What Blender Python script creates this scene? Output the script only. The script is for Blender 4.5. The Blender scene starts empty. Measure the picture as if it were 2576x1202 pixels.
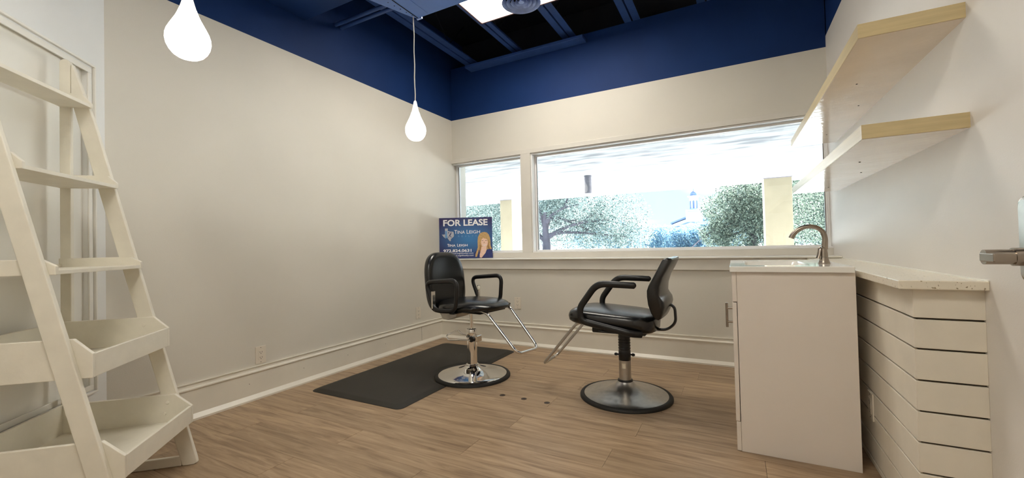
import bpy, math, random
from mathutils import Vector, Matrix
random.seed(7)
C = bpy.context.scene.collection
S = bpy.context.scene
# ------------------------------------------------------------------ camera
cam = bpy.data.objects.new('camera', bpy.data.cameras.new('camera'))
C.objects.link(cam)
YAW, PITCH, ROLL, FPX = -0.4874, 0.0168, -0.0237, 1048.77
f_ = Vector((math.sin(YAW)*math.cos(PITCH), math.cos(YAW)*math.cos(PITCH), math.sin(PITCH)))
r0 = Vector((math.cos(YAW), -math.sin(YAW), 0)); u0 = r0.cross(f_)
r_ = r0*math.cos(ROLL) + u0*math.sin(ROLL); u_ = -r0*math.sin(ROLL) + u0*math.cos(ROLL)
M = Matrix.Identity(4)
for i in range(3):
    M[i][0] = r_[i]; M[i][1] = u_[i]; M[i][2] = -f_[i]
M.translation = (0, 0, 1.0)
cam.matrix_world = M
cam.data.sensor_width = 36; cam.data.lens = 36*FPX/2576
cam.data.clip_start = 0.02; cam.data.clip_end = 500
S.camera = cam
# ------------------------------------------------------------------ colour, world, sun
S.view_settings.view_transform = 'Standard'; S.view_settings.look = 'None'
S.view_settings.gamma = 1; S.view_settings.use_curve_mapping = False
S.view_settings.exposure = 1.12
S.cycles.max_bounces = 10; S.cycles.diffuse_bounces = 6; S.cycles.glossy_bounces = 4
S.cycles.transparent_max_bounces = 12; S.cycles.caustics_reflective = False; S.cycles.caustics_refractive = False
S.cycles.sample_clamp_indirect = 6
S.cycles.use_denoising = True
SKY_STRENGTH = 0.68
FIXTURE = 8.5
PENDANT = 3.5
SUN = 31.0
w = bpy.data.worlds.new('sky'); S.world = w; w.use_nodes = True
nt = w.node_tree; N = nt.nodes; Lk = nt.links
bg = N['Background']; bg.inputs[1].default_value = SKY_STRENGTH
tc = N.new('ShaderNodeTexCoord'); sep = N.new('ShaderNodeSeparateXYZ'); Lk.new(tc.outputs['Generated'], sep.inputs[0])
ramp = N.new('ShaderNodeValToRGB'); Lk.new(sep.outputs[2], ramp.inputs[0])
ramp.color_ramp.elements[0].position = 0.0; ramp.color_ramp.elements[0].color = (0.70, 0.97, 1.0, 1)
ramp.color_ramp.elements[1].position = 0.5; ramp.color_ramp.elements[1].color = (0.36, 0.72, 1.0, 1)
nz = N.new('ShaderNodeTexNoise'); nz.inputs['Scale'].default_value = 3.2; nz.inputs['Detail'].default_value = 5
mp = N.new('ShaderNodeMapping'); mp.inputs['Scale'].default_value = (1, 1, 3.5); Lk.new(tc.outputs['Generated'], mp.inputs[0]); Lk.new(mp.outputs[0], nz.inputs['Vector'])
cr = N.new('ShaderNodeValToRGB'); cr.color_ramp.elements[0].position = 0.48; cr.color_ramp.elements[1].position = 0.68
Lk.new(nz.outputs[0], cr.inputs[0])
mx = N.new('ShaderNodeMixRGB'); mx.inputs[2].default_value = (1, 1, 1, 1)
Lk.new(cr.outputs[0], mx.inputs[0]); Lk.new(ramp.outputs[0], mx.inputs[1]); Lk.new(mx.outputs[0], bg.inputs[0])
sun = bpy.data.objects.new('sun', bpy.data.lights.new('sun', 'SUN')); C.objects.link(sun)
sun.data.energy = SUN; sun.data.angle = 0.01; sun.data.color = (1, 0.96, 0.9)
sun.rotation_euler = (math.radians(-46), math.radians(18), 0)

# ------------------------------------------------------------------ materials
def principled(name, col, rough=0.5, metal=0.0, spec=0.5, var=0.0, scale=8, bump=0.0, bscale=60, coat=0.0, emit=None, estr=0.0, col2=None, stretch=None):
    m = bpy.data.materials.new(name); m.use_nodes = True
    nt = m.node_tree; b = nt.nodes['Principled BSDF']
    b.inputs['Base Color'].default_value = (*col, 1); b.inputs['Roughness'].default_value = rough
    b.inputs['Metallic'].default_value = metal; b.inputs['Specular IOR Level'].default_value = spec
    b.inputs['Coat Weight'].default_value = coat
    tc = nt.nodes.new('ShaderNodeTexCoord'); src = tc.outputs['Object']
    if stretch:
        mp = nt.nodes.new('ShaderNodeMapping'); mp.inputs['Scale'].default_value = stretch
        nt.links.new(src, mp.inputs[0]); src = mp.outputs[0]
    if var or col2:
        nz = nt.nodes.new('ShaderNodeTexNoise'); nz.inputs['Scale'].default_value = scale; nz.inputs['Detail'].default_value = 6
        nt.links.new(src, nz.inputs['Vector'])
        rp = nt.nodes.new('ShaderNodeValToRGB')
        c2 = col2 or tuple(min(1, c*(1+var)) for c in col); c1 = col if col2 else tuple(c*(1-var) for c in col)
        rp.color_ramp.elements[0].position = 0.35; rp.color_ramp.elements[0].color = (*c1, 1)
        rp.color_ramp.elements[1].position = 0.65; rp.color_ramp.elements[1].color = (*c2, 1)
        nt.links.new(nz.outputs[0], rp.inputs[0]); nt.links.new(rp.outputs[0], b.inputs['Base Color'])
    if bump:
        nb = nt.nodes.new('ShaderNodeTexNoise'); nb.inputs['Scale'].default_value = bscale; nb.inputs['Detail'].default_value = 4
        nt.links.new(src, nb.inputs['Vector'])
        bp = nt.nodes.new('ShaderNodeBump'); bp.inputs['Strength'].default_value = bump; bp.inputs['Distance'].default_value = 0.01
        nt.links.new(nb.outputs[0], bp.inputs['Height']); nt.links.new(bp.outputs[0], b.inputs['Normal'])
    if emit:
        b.inputs['Emission Color'].default_value = (*emit, 1); b.inputs['Emission Strength'].default_value = estr
    return m
P = principled
m_wall = P('wall_paint', (0.69, 0.66, 0.59), 0.62, var=0.02, scale=2, bump=0.06, bscale=240)
m_rwall = P('wall_paint_pale', (0.73, 0.70, 0.66), 0.5, var=0.02, scale=2, bump=0.06, bscale=240)
m_cwall = P('wall_paint_white', (0.78, 0.78, 0.76), 0.5, var=0.02, scale=2, bump=0.06, bscale=240)
m_blue = P('navy_paint', (0.008, 0.033, 0.135), 0.6, spec=0.2, var=0.06, scale=3, bump=0.1, bscale=200)
m_joist = P('blue_steel_paint', (0.030, 0.080, 0.27), 0.5, var=0.08, scale=12)
m_duct = P('blue_duct_paint', (0.085, 0.20, 0.58), 0.38, var=0.05, scale=5, bump=0.05, bscale=9)
m_deck = P('dark_deck_paint', (0.006, 0.008, 0.016), 0.7, var=0.2, scale=4)
m_trim = P('trim_paint', (0.76, 0.725, 0.64), 0.35, var=0.03, scale=5)
m_case = P('casing_paint', (0.69, 0.66, 0.60), 0.4, var=0.03, scale=5)
m_white = P('white_paint', (0.80, 0.78, 0.72), 0.35)
m_frame = P('window_frame_white', (0.9, 0.9, 0.9), 0.35, var=0.02, scale=9)
m_ladder = P('cream_wood_paint', (0.78, 0.745, 0.645), 0.42, var=0.03, scale=14, bump=0.06, bscale=50)
m_shelf = P('maple_edge_laminate', (0.56, 0.45, 0.25), 0.3, var=0.07, scale=7, stretch=(1, .3, 12))
m_shelfw = P('pale_laminate', (0.70, 0.60, 0.47), 0.14, var=0.05, scale=5, bump=0.12, bscale=22)
m_gloss = P('white_gloss_laminate', (0.76, 0.70, 0.64), 0.28, var=0.015, scale=3)
m_top = P('white_moulded_top', (0.85, 0.84, 0.80), 0.12, var=0.01, scale=6, coat=0.4)
m_ship = P('shiplap_paint', (0.76, 0.71, 0.61), 0.42, var=0.035, scale=9)
m_core = P('dark_gap', (0.10, 0.08, 0.06), 0.8, var=0.1)
m_nickel = P('brushed_nickel', (0.36, 0.31, 0.26), 0.27, metal=1, var=0.06, scale=30)
m_chrome = P('chrome', (0.82, 0.80, 0.77), 0.07, metal=1, var=0.02, scale=10)
m_steel = P('brushed_steel', (0.52, 0.50, 0.47), 0.30, metal=1, var=0.07, scale=30, bump=0.04, bscale=120)
m_vinyl = P('black_vinyl', (0.005, 0.005, 0.005), 0.24, spec=0.6, var=0.2, scale=20, bump=0.05, bscale=260)
m_black = P('black_plastic', (0.004, 0.004, 0.005), 0.34, var=0.1, scale=20, bump=0.05, bscale=200)
m_rubber = P('black_rubber', (0.008, 0.007, 0.006), 0.6, var=0.15, scale=20, bump=0.1, bscale=150)
m_mat = P('mat_foam_rubber', (0.016, 0.0135, 0.010), 0.55, var=0.14, scale=5, bump=0.12, bscale=180)
m_plate = P('almond_plastic', (0.76, 0.70, 0.60), 0.3, var=0.01)
m_slot = P('slot_dark', (0.03, 0.025, 0.02), 0.6, var=0.1)
m_hole = P('floor_cap_brown', (0.05, 0.03, 0.02), 0.45, var=0.4, scale=160)
m_bracket = P('grey_bracket', (0.50, 0.48, 0.44), 0.35, metal=0.4, var=0.1, scale=14)
m_knob = P('cream_knob', (0.75, 0.70, 0.58), 0.4, var=0.05)
m_stucco = P('soffit_stucco', (0.19, 0.20, 0.22), 0.9, col2=(0.62, 0.62, 0.62), scale=1.5, stretch=(0.8, 3.2, 1))
m_col = P('column_stucco', (0.31, 0.27, 0.19), 0.9, var=0.04, scale=3, bump=0.2, bscale=30)
m_can = P('grey_fitting', (0.22, 0.21, 0.25), 0.5, var=0.12, scale=12)
m_ground = P('pale_paving', (0.78, 0.81, 0.84), 0.9, var=0.08, scale=0.25)
m_bark = P('bark', (0.11, 0.10, 0.13), 0.9, var=0.15, scale=3, bump=0.3, bscale=8)
m_cup = P('hazed_white_timber', (0.42, 0.56, 0.62), 0.7, var=0.04, scale=0.4)  # distance haze painted into the pale blue of the church walls
m_dome = P('hazed_slate', (0.15, 0.21, 0.48), 0.7, var=0.08, scale=1)  # blue of the distance haze painted into dome and roof
m_louv = P('louvre_blue', (0.08, 0.12, 0.32), 0.7, var=0.1, scale=1)
m_cable = P('white_cable', (0.8, 0.77, 0.70), 0.5, var=0.02)
m_ventp = P('vent_blue_grey', (0.30, 0.42, 0.80), 0.35, metal=0.2, var=0.1, scale=20)
m_rim = P('fixture_rim', (0.16, 0.10, 0.10), 0.5, var=0.1)

def glass_mat():
    m = bpy.data.materials.new('window_glass'); m.use_nodes = True; nt = m.node_tree; nt.nodes.clear()
    o = nt.nodes.new('ShaderNodeOutputMaterial'); t = nt.nodes.new('ShaderNodeBsdfTransparent'); g = nt.nodes.new('ShaderNodeBsdfGlossy')
    g.inputs['Roughness'].default_value = 0.01; t.inputs[0].default_value = (0.96, 0.98, 0.98, 1)
    fr = nt.nodes.new('ShaderNodeFresnel'); fr.inputs[0].default_value = 1.35
    nzz = nt.nodes.new('ShaderNodeTexNoise'); nzz.inputs['Scale'].default_value = 2.0
    bp = nt.nodes.new('ShaderNodeBump'); bp.inputs['Strength'].default_value = 0.01; nt.links.new(nzz.outputs[0], bp.inputs['Height']); nt.links.new(bp.outputs[0], g.inputs['Normal'])
    x = nt.nodes.new('ShaderNodeMixShader'); nt.links.new(fr.outputs[0], x.inputs[0]); nt.links.new(t.outputs[0], x.inputs[1]); nt.links.new(g.outputs[0], x.inputs[2])
    nt.links.new(x.outputs[0], o.inputs[0]); return m
m_glass = glass_mat()

def floor_mat():
    m = P('vinyl_plank', (0.4, 0.3, 0.2), 0.38); nt = m.node_tree; b = nt.nodes['Principled BSDF']; n = nt.nodes; l = nt.links
    geo = n.new('ShaderNodeNewGeometry'); oi = n.new('ShaderNodeObjectInfo')
    mul = n.new('ShaderNodeMath'); mul.operation = 'MULTIPLY'; mul.inputs[1].default_value = 37.0; l.new(oi.outputs['Random'], mul.inputs[0])
    cmb = n.new('ShaderNodeCombineXYZ'); l.new(mul.outputs[0], cmb.inputs[0]); l.new(mul.outputs[0], cmb.inputs[2])
    add = n.new('ShaderNodeVectorMath'); l.new(geo.outputs['Position'], add.inputs[0]); l.new(cmb.outputs[0], add.inputs[1])
    mp = n.new('ShaderNodeMapping'); mp.inputs['Scale'].default_value = (1.7, 21, 1); l.new(add.outputs[0], mp.inputs[0])
    nz = n.new('ShaderNodeTexNoise'); nz.inputs['Scale'].default_value = 1.6; nz.inputs['Detail'].default_value = 9; nz.inputs['Roughness'].default_value = 0.62; nz.inputs['Distortion'].default_value = 0.8
    l.new(mp.outputs[0], nz.inputs['Vector'])
    rp = n.new('ShaderNodeValToRGB'); e = rp.color_ramp.elements
    e[0].position = 0.32; e[0].color = (0.215, 0.138, 0.080, 1); e[1].position = 0.70; e[1].color = (0.47, 0.34, 0.215, 1)
    k = e.new(0.5); k.color = (0.355, 0.245, 0.150, 1)
    l.new(nz.outputs[0], rp.inputs[0])
    hv = n.new('ShaderNodeHueSaturation'); l.new(rp.outputs[0], hv.inputs['Color'])
    mr = n.new('ShaderNodeMapRange'); mr.inputs[3].default_value = 0.88; mr.inputs[4].default_value = 1.10; l.new(oi.outputs['Random'], mr.inputs[0]); l.new(mr.outputs[0], hv.inputs['Value'])
    l.new(hv.outputs[0], b.inputs['Base Color'])
    bp = n.new('ShaderNodeBump'); bp.inputs['Strength'].default_value = 0.12; bp.inputs['Distance'].default_value = 0.01; l.new(nz.outputs[0], bp.inputs['Height']); l.new(bp.outputs[0], b.inputs['Normal'])
    return m
m_floor = floor_mat()

def speckle_mat():
    m = P('speckled_quartz', (0.80, 0.76, 0.68), 0.18); nt = m.node_tree; b = nt.nodes['Principled BSDF']; n = nt.nodes; l = nt.links
    tc = n.new('ShaderNodeTexCoord'); v = n.new('ShaderNodeTexNoise'); v.inputs['Scale'].default_value = 130; v.inputs['Detail'].default_value = 1
    l.new(tc.outputs['Object'], v.inputs['Vector'])
    rp = n.new('ShaderNodeValToRGB'); e = rp.color_ramp.elements; e[0].position = 0.27; e[0].color = (0.30, 0.24, 0.15, 1); e[1].position = 0.33; e[1].color = (0.76, 0.70, 0.58, 1)
    l.new(v.outputs[0], rp.inputs[0]); l.new(rp.outputs[0], b.inputs['Base Color']); return m
m_quartz = speckle_mat()

def leaf_mat(name, dark, mid, light):
    m = P(name, mid, 0.6); nt = m.node_tree; b = nt.nodes['Principled BSDF']; n = nt.nodes; l = nt.links
    geo = n.new('ShaderNodeNewGeometry'); rp = n.new('ShaderNodeValToRGB'); e = rp.color_ramp.elements
    e[0].position = 0.0; e[0].color = (*dark, 1); e[1].position = 1.0; e[1].color = (*light, 1); k = e.new(0.45); k.color = (*mid, 1)
    l.new(geo.outputs['Random Per Island'], rp.inputs[0]); l.new(rp.outputs[0], b.inputs['Base Color'])
    tr = n.new('ShaderNodeBsdfTranslucent'); l.new(rp.outputs[0], tr.inputs[0]); mxs = n.new('ShaderNodeMixShader'); mxs.inputs[0].default_value = 0.4
    o = n['Material Output']; l.new(b.outputs[0], mxs.inputs[1]); l.new(tr.outputs[0], mxs.inputs[2]); l.new(mxs.outputs[0], o.inputs[0]); return m
m_leaf1 = leaf_mat('oak_leaves', (0.010, 0.02, 0.024), (0.13, 0.19, 0.19), (0.38, 0.47, 0.44))
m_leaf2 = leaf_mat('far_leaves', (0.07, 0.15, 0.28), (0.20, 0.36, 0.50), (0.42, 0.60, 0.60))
m_leaf3 = leaf_mat('green_leaves', (0.01, 0.02, 0.018), (0.12, 0.17, 0.145), (0.42, 0.50, 0.40))

# ------------------------------------------------------------------ mesh helpers
class MB:
    def __init__(s): s.v = []; s.f = []
    def add(s, vs, fs):
        o = len(s.v); s.v += [tuple(p) for p in vs]; s.f += [tuple(i+o for i in f) for f in fs]; return s
    def box(s, x0, x1, y0, y1, z0, z1):
        return s.add([(x0,y0,z0),(x1,y0,z0),(x1,y1,z0),(x0,y1,z0),(x0,y0,z1),(x1,y0,z1),(x1,y1,z1),(x0,y1,z1)],
                     [(0,3,2,1),(4,5,6,7),(0,1,5,4),(1,2,6,5),(2,3,7,6),(3,0,4,7)])
    def rings(s, rs, cap0=True, cap1=True, closed=False):
        n = len(rs[0]); vs = [p for r in rs for p in r]; fs = []
        m = len(rs)
        for i in range(m if closed else m-1):
            a = i*n; b = ((i+1) % m)*n
            for j in range(n): fs.append((a+j, a+(j+1) % n, b+(j+1) % n, b+j))
        if not closed:
            if cap0: fs.append(tuple(reversed(range(n))))
            if cap1: fs.append(tuple(range((m-1)*n, m*n)))
        return s.add(vs, fs)
    def prism(s, poly, axis, a, b):
        # poly in the two other axes, in cyclic order (x: y,z / y: x,z / z: x,y)
        def pt(p, t): return {'x': (t, p[0], p[1]), 'y': (p[0], t, p[1]), 'z': (p[0], p[1], t)}[axis]
        return s.rings([[pt(p, a) for p in poly], [pt(p, b) for p in poly]])
    def lathe(s, prof, c=(0,0,0), n=32, cap=True):
        rs = [[(c[0]+r*math.cos(2*math.pi*k/n), c[1]+r*math.sin(2*math.pi*k/n), c[2]+z) for k in range(n)] for r, z in prof]
        return s.rings(rs, cap, cap)
    def tube(s, path, rad, n=12, closed=False, sx=1.0, up=None):
        path = [Vector(p) for p in path]; m = len(path); rs = []
        T = []
        for i in range(m):
            a = path[(i-1) % m] if (closed or i > 0) else path[0]; b = path[(i+1) % m] if (closed or i < m-1) else path[-1]
            T.append((b-a).normalized())
        nrm = Vector(up) if up else (Vector((0,0,1)) if abs(T[0].z) < .9 else Vector((1,0,0)))
        nrm = (nrm - T[0]*nrm.dot(T[0])).normalized()
        for i in range(m):
            t = T[i]; nrm = (nrm - t*nrm.dot(t)).normalized(); bn = t.cross(nrm)
            r = rad[i] if isinstance(rad, (list, tuple)) else rad
            rs.append([path[i] + nrm*(r*math.cos(2*math.pi*k/n)) + bn*(r*sx*math.sin(2*math.pi*k/n)) for k in range(n)])
        return s.rings(rs, closed=closed)
    def build(s, name, mat, parent=None, smooth=False, bevel=0, seg=2, label=None, kind=None):
        me = bpy.data.meshes.new(name); me.from_pydata([tuple(p) for p in s.v], [], s.f); me.validate(); me.update()
        import bmesh
        bm = bmesh.new(); bm.from_mesh(me); bmesh.ops.recalc_face_normals(bm, faces=bm.faces); bm.to_mesh(me); bm.free()
        me.materials.append(mat)
        if smooth:
            me.polygons.foreach_set('use_smooth', [True]*len(me.polygons))
            me.set_sharp_from_angle(angle=math.radians(40 if smooth is True else smooth))
        o = bpy.data.objects.new(name, me); C.objects.link(o)
        if parent: o.parent = parent
        if bevel:
            b = o.modifiers.new('bevel', 'BEVEL'); b.width = bevel; b.segments = seg; b.limit_method = 'ANGLE'; b.angle_limit = math.radians(40)
        if label: o['label'] = label
        if kind: o['kind'] = kind
        return o
def box(name, mat, b, parent=None, bevel=0, **k): return MB().box(*b).build(name, mat, parent, bevel=bevel, **k)
def thing(name, label, cat, loc=(0,0,0), rz=0, group=None):
    o = bpy.data.objects.new(name, None); C.objects.link(o); o.location = loc; o.rotation_euler = (0,0,rz)
    o.empty_display_size = 0.1
    return tag(o, label, cat, group)
def tag(o, label, cat, group=None):
    o['label'] = label; o['category'] = cat
    if group: o['group'] = group
    return o
def fillet(pts, r, seg=5, closed=False):
    pts = [Vector(p) for p in pts]; out = []; m = len(pts)
    for i, p in enumerate(pts):
        if not closed and i in (0, m-1): out.append(p); continue
        a = pts[(i-1) % m]; b = pts[(i+1) % m]; da = (a-p); db = (b-p)
        rr = min(r, da.length*.45, db.length*.45); A = p+da.normalized()*rr; B = p+db.normalized()*rr
        for k in range(seg+1):
            t = k/seg; out.append(A*(1-t)**2 + p*(2*t*(1-t)) + B*t*t)
    return out
def sup(a, b, n=3.0, cnt=64, cx=0, cy=0):
    r = []
    for k in range(cnt):
        t = 2*math.pi*k/cnt; c, s_ = math.cos(t), math.sin(t)
        r.append((cx+a*math.copysign(abs(c)**(2/n), c), cy+b*math.copysign(abs(s_)**(2/n), s_)))
    return r
def copy_thing(root, loc, rz, label):
    r = root.copy(); C.objects.link(r); r.location = loc; r.rotation_euler = (0,0,rz); r['label'] = label
    for ch in list(root.children):
        c = ch.copy(); C.objects.link(c); c.parent = r
        for g in ch.children:
            d = g.copy(); C.objects.link(d); d.parent = c
    return r

# ------------------------------------------------------------------ room
XL, XR, YW, YH, YG = -2.913, 0.685, 3.764, 4.03, 4.13
ZB, ZS, ZWT = 2.5, 0.873, 1.986
st = 'structure'
# floor of separate planks
fl = box('floor', m_core, (-3.1, 0.9, -1.3, 4.3, -0.08, -0.005), kind=st)
pw, yy, row = 0.182, -1.25, 0
while yy < YW+0.02:
    y1 = min(yy+pw, YW+0.02); x = -3.0-((row*0.47) % 1.0)*1.22
    while x < 0.70:
        a, b = max(x, -3.0), min(x+1.22, 0.70)
        if b-a > 0.03:
            MB().box(a+.0007, b-.0007, yy+.0006, y1-.0006, -0.005, 0.0).build('plank', m_floor, fl)
        x += 1.22
    yy += pw; row += 1
# long wall
wl = box('wall_left', m_wall, (-3.05, XL, 0.90, 4.30, 0, ZB), kind=st)
box('upper_band', m_blue, (-3.05, XL-0.006, 0.90, 4.30, ZB, 3.5), wl, label='navy painted band above the beige')
# window wall
wb = MB().box(XL, XR, YW, 4.30, 0, ZS-0.013).box(XL, XR, YH, 4.30, ZWT, ZB).build('wall_back', m_wall, kind=st)
box('upper_band', m_blue, (XL, XR, YH+0.006, 4.30, ZB, 3.113), wb, label='navy painted band above the beige')
# right wall
wr = box('wall_right', m_rwall, (XR, 0.85, -1.25, 4.30, 0, 2.587), kind=st)
box('upper_band', m_blue, (XR+0.006, 0.85, -1.25, 4.30, 2.587, 3.5), wr, label='navy painted band above the pale wall')
# near walls, behind the camera
wn = box('wall_near', m_rwall, (-1.6, 0.85, -1.35, -1.25, 0, 3.5), kind=st)
box('wall_back_upper', m_deck, (-3.05, 0.85, 4.30, 4.40, 2.5, 3.55), kind=st)
# diagonal wall with recessed framed panel, in its own frame (x along the wall, y out of it)
AD = math.radians(-47)
def diag(o):
    o.location = (XL, 0.935, 0); o.rotation_euler = (0, 0, AD); return o
rs0, rs1, rz0, rz1 = 0.13, 1.55, 0.35, 1.93
wd = diag(MB().box(-0.12, rs0, -0.12, 0, 0, 3.5).box(rs1, 3.25, -0.12, 0, 0, 3.5).box(rs0, rs1, -0.12, 0, 0, rz0).box(rs0, rs1, -0.12, 0, rz1, 3.5)
          .build('wall_diagonal', m_cwall, kind=st))
box('recessed_panel', m_white, (rs0, rs1, -0.10, -0.021, rz0, rz1), wd)
def frame_bar(mb, a0, a1, b0, b1, t, d):
    mb.box(a0, a1, 0, d, b0, b0+t).box(a0, a1, 0, d, b1-t, b1).box(a0, a0+t, 0, d, b0+t, b1-t).box(a1-t, a1, 0, d, b0+t, b1-t)
mb = MB(); frame_bar(mb, 0.084, 1.596, 0.318, 1.966, 0.011, 0.014); mb.build('panel_moulding', m_white, wd, bevel=0.003)
mb = MB(); frame_bar(mb, 0.104, 1.576, 0.336, 1.944, 0.026, 0.007); mb.build('panel_casing', m_white, wd, bevel=0.002)
# baseboards
prof = [(0,.2224),(.014,.2224),(.014,.217),(.008,.213),(.010,.197),(.022,.189),(.022,.183),(.016,.179),(.016,.036),(.030,.020),(.037,.012),(.037,0),(0,0)]
MB().rings([[(XL+a, y, z) for a, z in prof] for y in (0.93, YW)]).build('baseboard_left', m_trim, kind=st)
for y in (1.651, 2.053, 2.462, 2.894):
    box('nail_hole', m_core, (XL+.0150, XL+.0163, y-.002, y+.002, .112, .117), bpy.data.objects['baseboard_left'])
MB().rings([[(x, YW-a, z) for a, z in prof] for x in (XL, 0.5)]).build('baseboard_back', m_trim, kind=st)
diag(MB().rings([[(x, a, z) for a, z in prof] for x in (0.0, 3.2)]).build('baseboard_diagonal', m_trim, kind=st))
for i, (x, y0, y1) in enumerate([(XL+.0155, 3.404, 3.4065)]):
    box('trim_5', m_core, (XL+.0150, XL+.0166, 3.404, 3.4062, .03, .178), kind=st)
# sill, apron, casings, mullion
MB().box(XL, XR, 3.725, YH, ZS-0.013, ZS).build('trim_1', m_white, kind=st, bevel=0.004)            # sill board
MB().box(XL, XR, 3.744, YW, 0.766, ZS-0.013).build('trim_2', m_case, kind=st, bevel=0.002)           # apron
MB().box(XL, XR, YH-0.016, YH+0.004, ZWT, ZWT+0.047).build('trim_3', m_case, kind=st, bevel=0.002)    # head casing
MB().box(XL, XR, YH-0.016, YH+0.09, ZS, 0.926).build('trim_4', m_case, kind=st, bevel=0.002)         # stool casing
MB().box(-2.003, -1.888, YH-0.016, YG+0.03, 0.926, ZWT).build('trim_6', m_case, kind=st, bevel=0.002)  # mullion
def window(name, x0, x1, z0, z1):
    mb = MB(); yl = 4.10 if x0 == XL else 4.032; yr = 4.10 if x1 == XR else 4.032
    mb.box(x0, x1, 4.032, YG+.05, z0, z0+.012).box(x0, x1, 4.032, YG+.05, z1-.014, z1).box(x0, x0+.012, yl, YG+.05, z0+.012, z1-.014).box(x1-.012, x1, yr, YG+.05, z0+.012, z1-.014)
    wn_ = mb.build(name, m_frame, kind=st, bevel=.002)
    mb = MB(); a0, a1, b0, b1 = x0+.012, x1-.012, z0+.012, z1-.014
    mb.box(a0, a1, YG-.012, YG+.03, b0, b0+.014).box(a0, a1, YG-.012, YG+.03, b1-.014, b1).box(a0, a0+.014, YG-.012, YG+.03, b0+.014, b1-.014).box(a1-.014, a1, YG-.012, YG+.03, b0+.014, b1-.014)
    mb.build('sash', m_frame, wn_, bevel=.002)
    mb = MB(); g = .003; a0 += .014; a1 -= .014; b0 += .014; b1 -= .014
    mb.box(a0, a0+g, YG-.014, YG-.006, b0, b1).box(a1-g, a1, YG-.014, YG-.006, b0, b1)
    mb.build('gasket', m_core, wn_)
    box('pane', m_glass, (a0, a1, YG, YG+.005, b0, b1), wn_)
window('window_1', XL, -2.003, 0.926, ZWT)
window('window_2', -1.888, XR, 0.926, ZWT)
# ceiling deck, joists, ledger
ce = box('ceiling', m_deck, (-3.1, 0.9, -1.4, 4.5, 3.5, 3.6), kind=st)
for x0, x1 in [(-2.695,-2.54),(-2.075,-1.965),(-1.49,-1.345),(-.86,-.715),(-.225,-.08),(.41,.54)]:
    xm = (x0+x1)/2; g = .008
    j = MB()
    for a, b in ((x0, xm-g), (xm+g, x1)):
        j.box(a, b, -1.2, 4.3, 3.113, 3.119)
    j.box(xm-g-.005, xm-g, -1.2, 4.3, 3.119, 3.18).box(xm+g, xm+g+.005, -1.2, 4.3, 3.119, 3.18)
    jo = j.build('joist', m_joist, ce)
    web = [(xm, -1.2+.3*k, 3.17 if k % 2 == 0 else 3.49) for k in range(18)]
    MB().tube(web, .007, 6).build('joist_web', m_deck, jo)
box('ledger_angle', m_joist, (-2.62, -1.24, 3.905, YH+.006, 3.02, 3.05), ce, bevel=.003)

# soffit box and paired conduits by the long wall, sheet-metal duct
so = box('soffit_box', m_blue, (XL-.004, -2.32, 0.95, 2.122, 2.804, 3.5), bevel=.004)
tag(so, 'navy boxed soffit hanging where the long wall meets the ceiling', 'soffit')
for k, y in enumerate((2.405, 2.462)):
    o = MB().tube([(-2.913, y, 2.90), (-1.9, y, 2.90)], .015, 10).build('conduit', m_joist, smooth=True)
    tag(o, ('thin blue ceiling conduit, the one of the pair closer to the square ceiling duct', 'thin blue ceiling conduit, the one of the pair closer to the window')[k], 'conduit', 'paired conduits under the joists')
du = thing('air_duct', 'blue painted sheet-metal air duct above the small pendant lamp', 'duct', (-1.94, 2.31, 2.64))
poly = [(-.025,-.02),(0,0),(.62,0),(.62,-.95),(-.345,-.95)]
MB().prism(poly, 'z', .0, .36).build('duct_body', m_duct, du, bevel=.003)
MB().box(-.001, .003, -1.08, -.002, -.004, .001).build('seam', m_deck, du)
MB().box(-.01, .035, -.006, .006, -.010, .002).build('corner_clip', m_ventp, du)
for k in range(5): MB().lathe([(.004,.0),(.003,-.0015),(.001,-.002)], (-.012-.02*k*.4, -.05-.05*k, .0), 8).build('rivet', m_deck, du)
MB().box(.10, .102, -.9, -.02, -.0015, .001).build('crease', m_duct, du)

# ceiling fixture(s)
def fixture(x0, x1, y0, y1, z, label):
    t = thing('ceiling_light', label, 'ceiling light', ((x0+x1)/2, (y0+y1)/2, z))
    a, b = (x1-x0)/2, (y1-y0)/2
    mb = MB(); k = .014
    mb.box(-a, a, -b, -b+k, 0, .062).box(-a, a, b-k, b, 0, .062).box(-a, -a+k, -b+k, b-k, 0, .062).box(a-k, a, -b+k, b-k, 0, .062).box(-a+k, a-k, -b+k, b-k, .05, .062)
    mb.build('housing', m_rim, t, bevel=.002)
    m = P('light_diffuser', (.9,.9,.85), .6, emit=(1.0, 0.94, 0.83), estr=FIXTURE)
    box('diffuser', m, (-a+k, a-k, -b+k, b-k, .012, .02), t)
    return t
fixture(-1.995, -0.775, 2.65, 3.262, 3.05, 'flat panel ceiling light glowing above the round air vent')
fixture(-1.25, -0.03, -0.35, 0.26, 3.05, 'added unseen ceiling light panel over the near end of the room')  # added out of view to fill the near end and reflect in the duct
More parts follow.
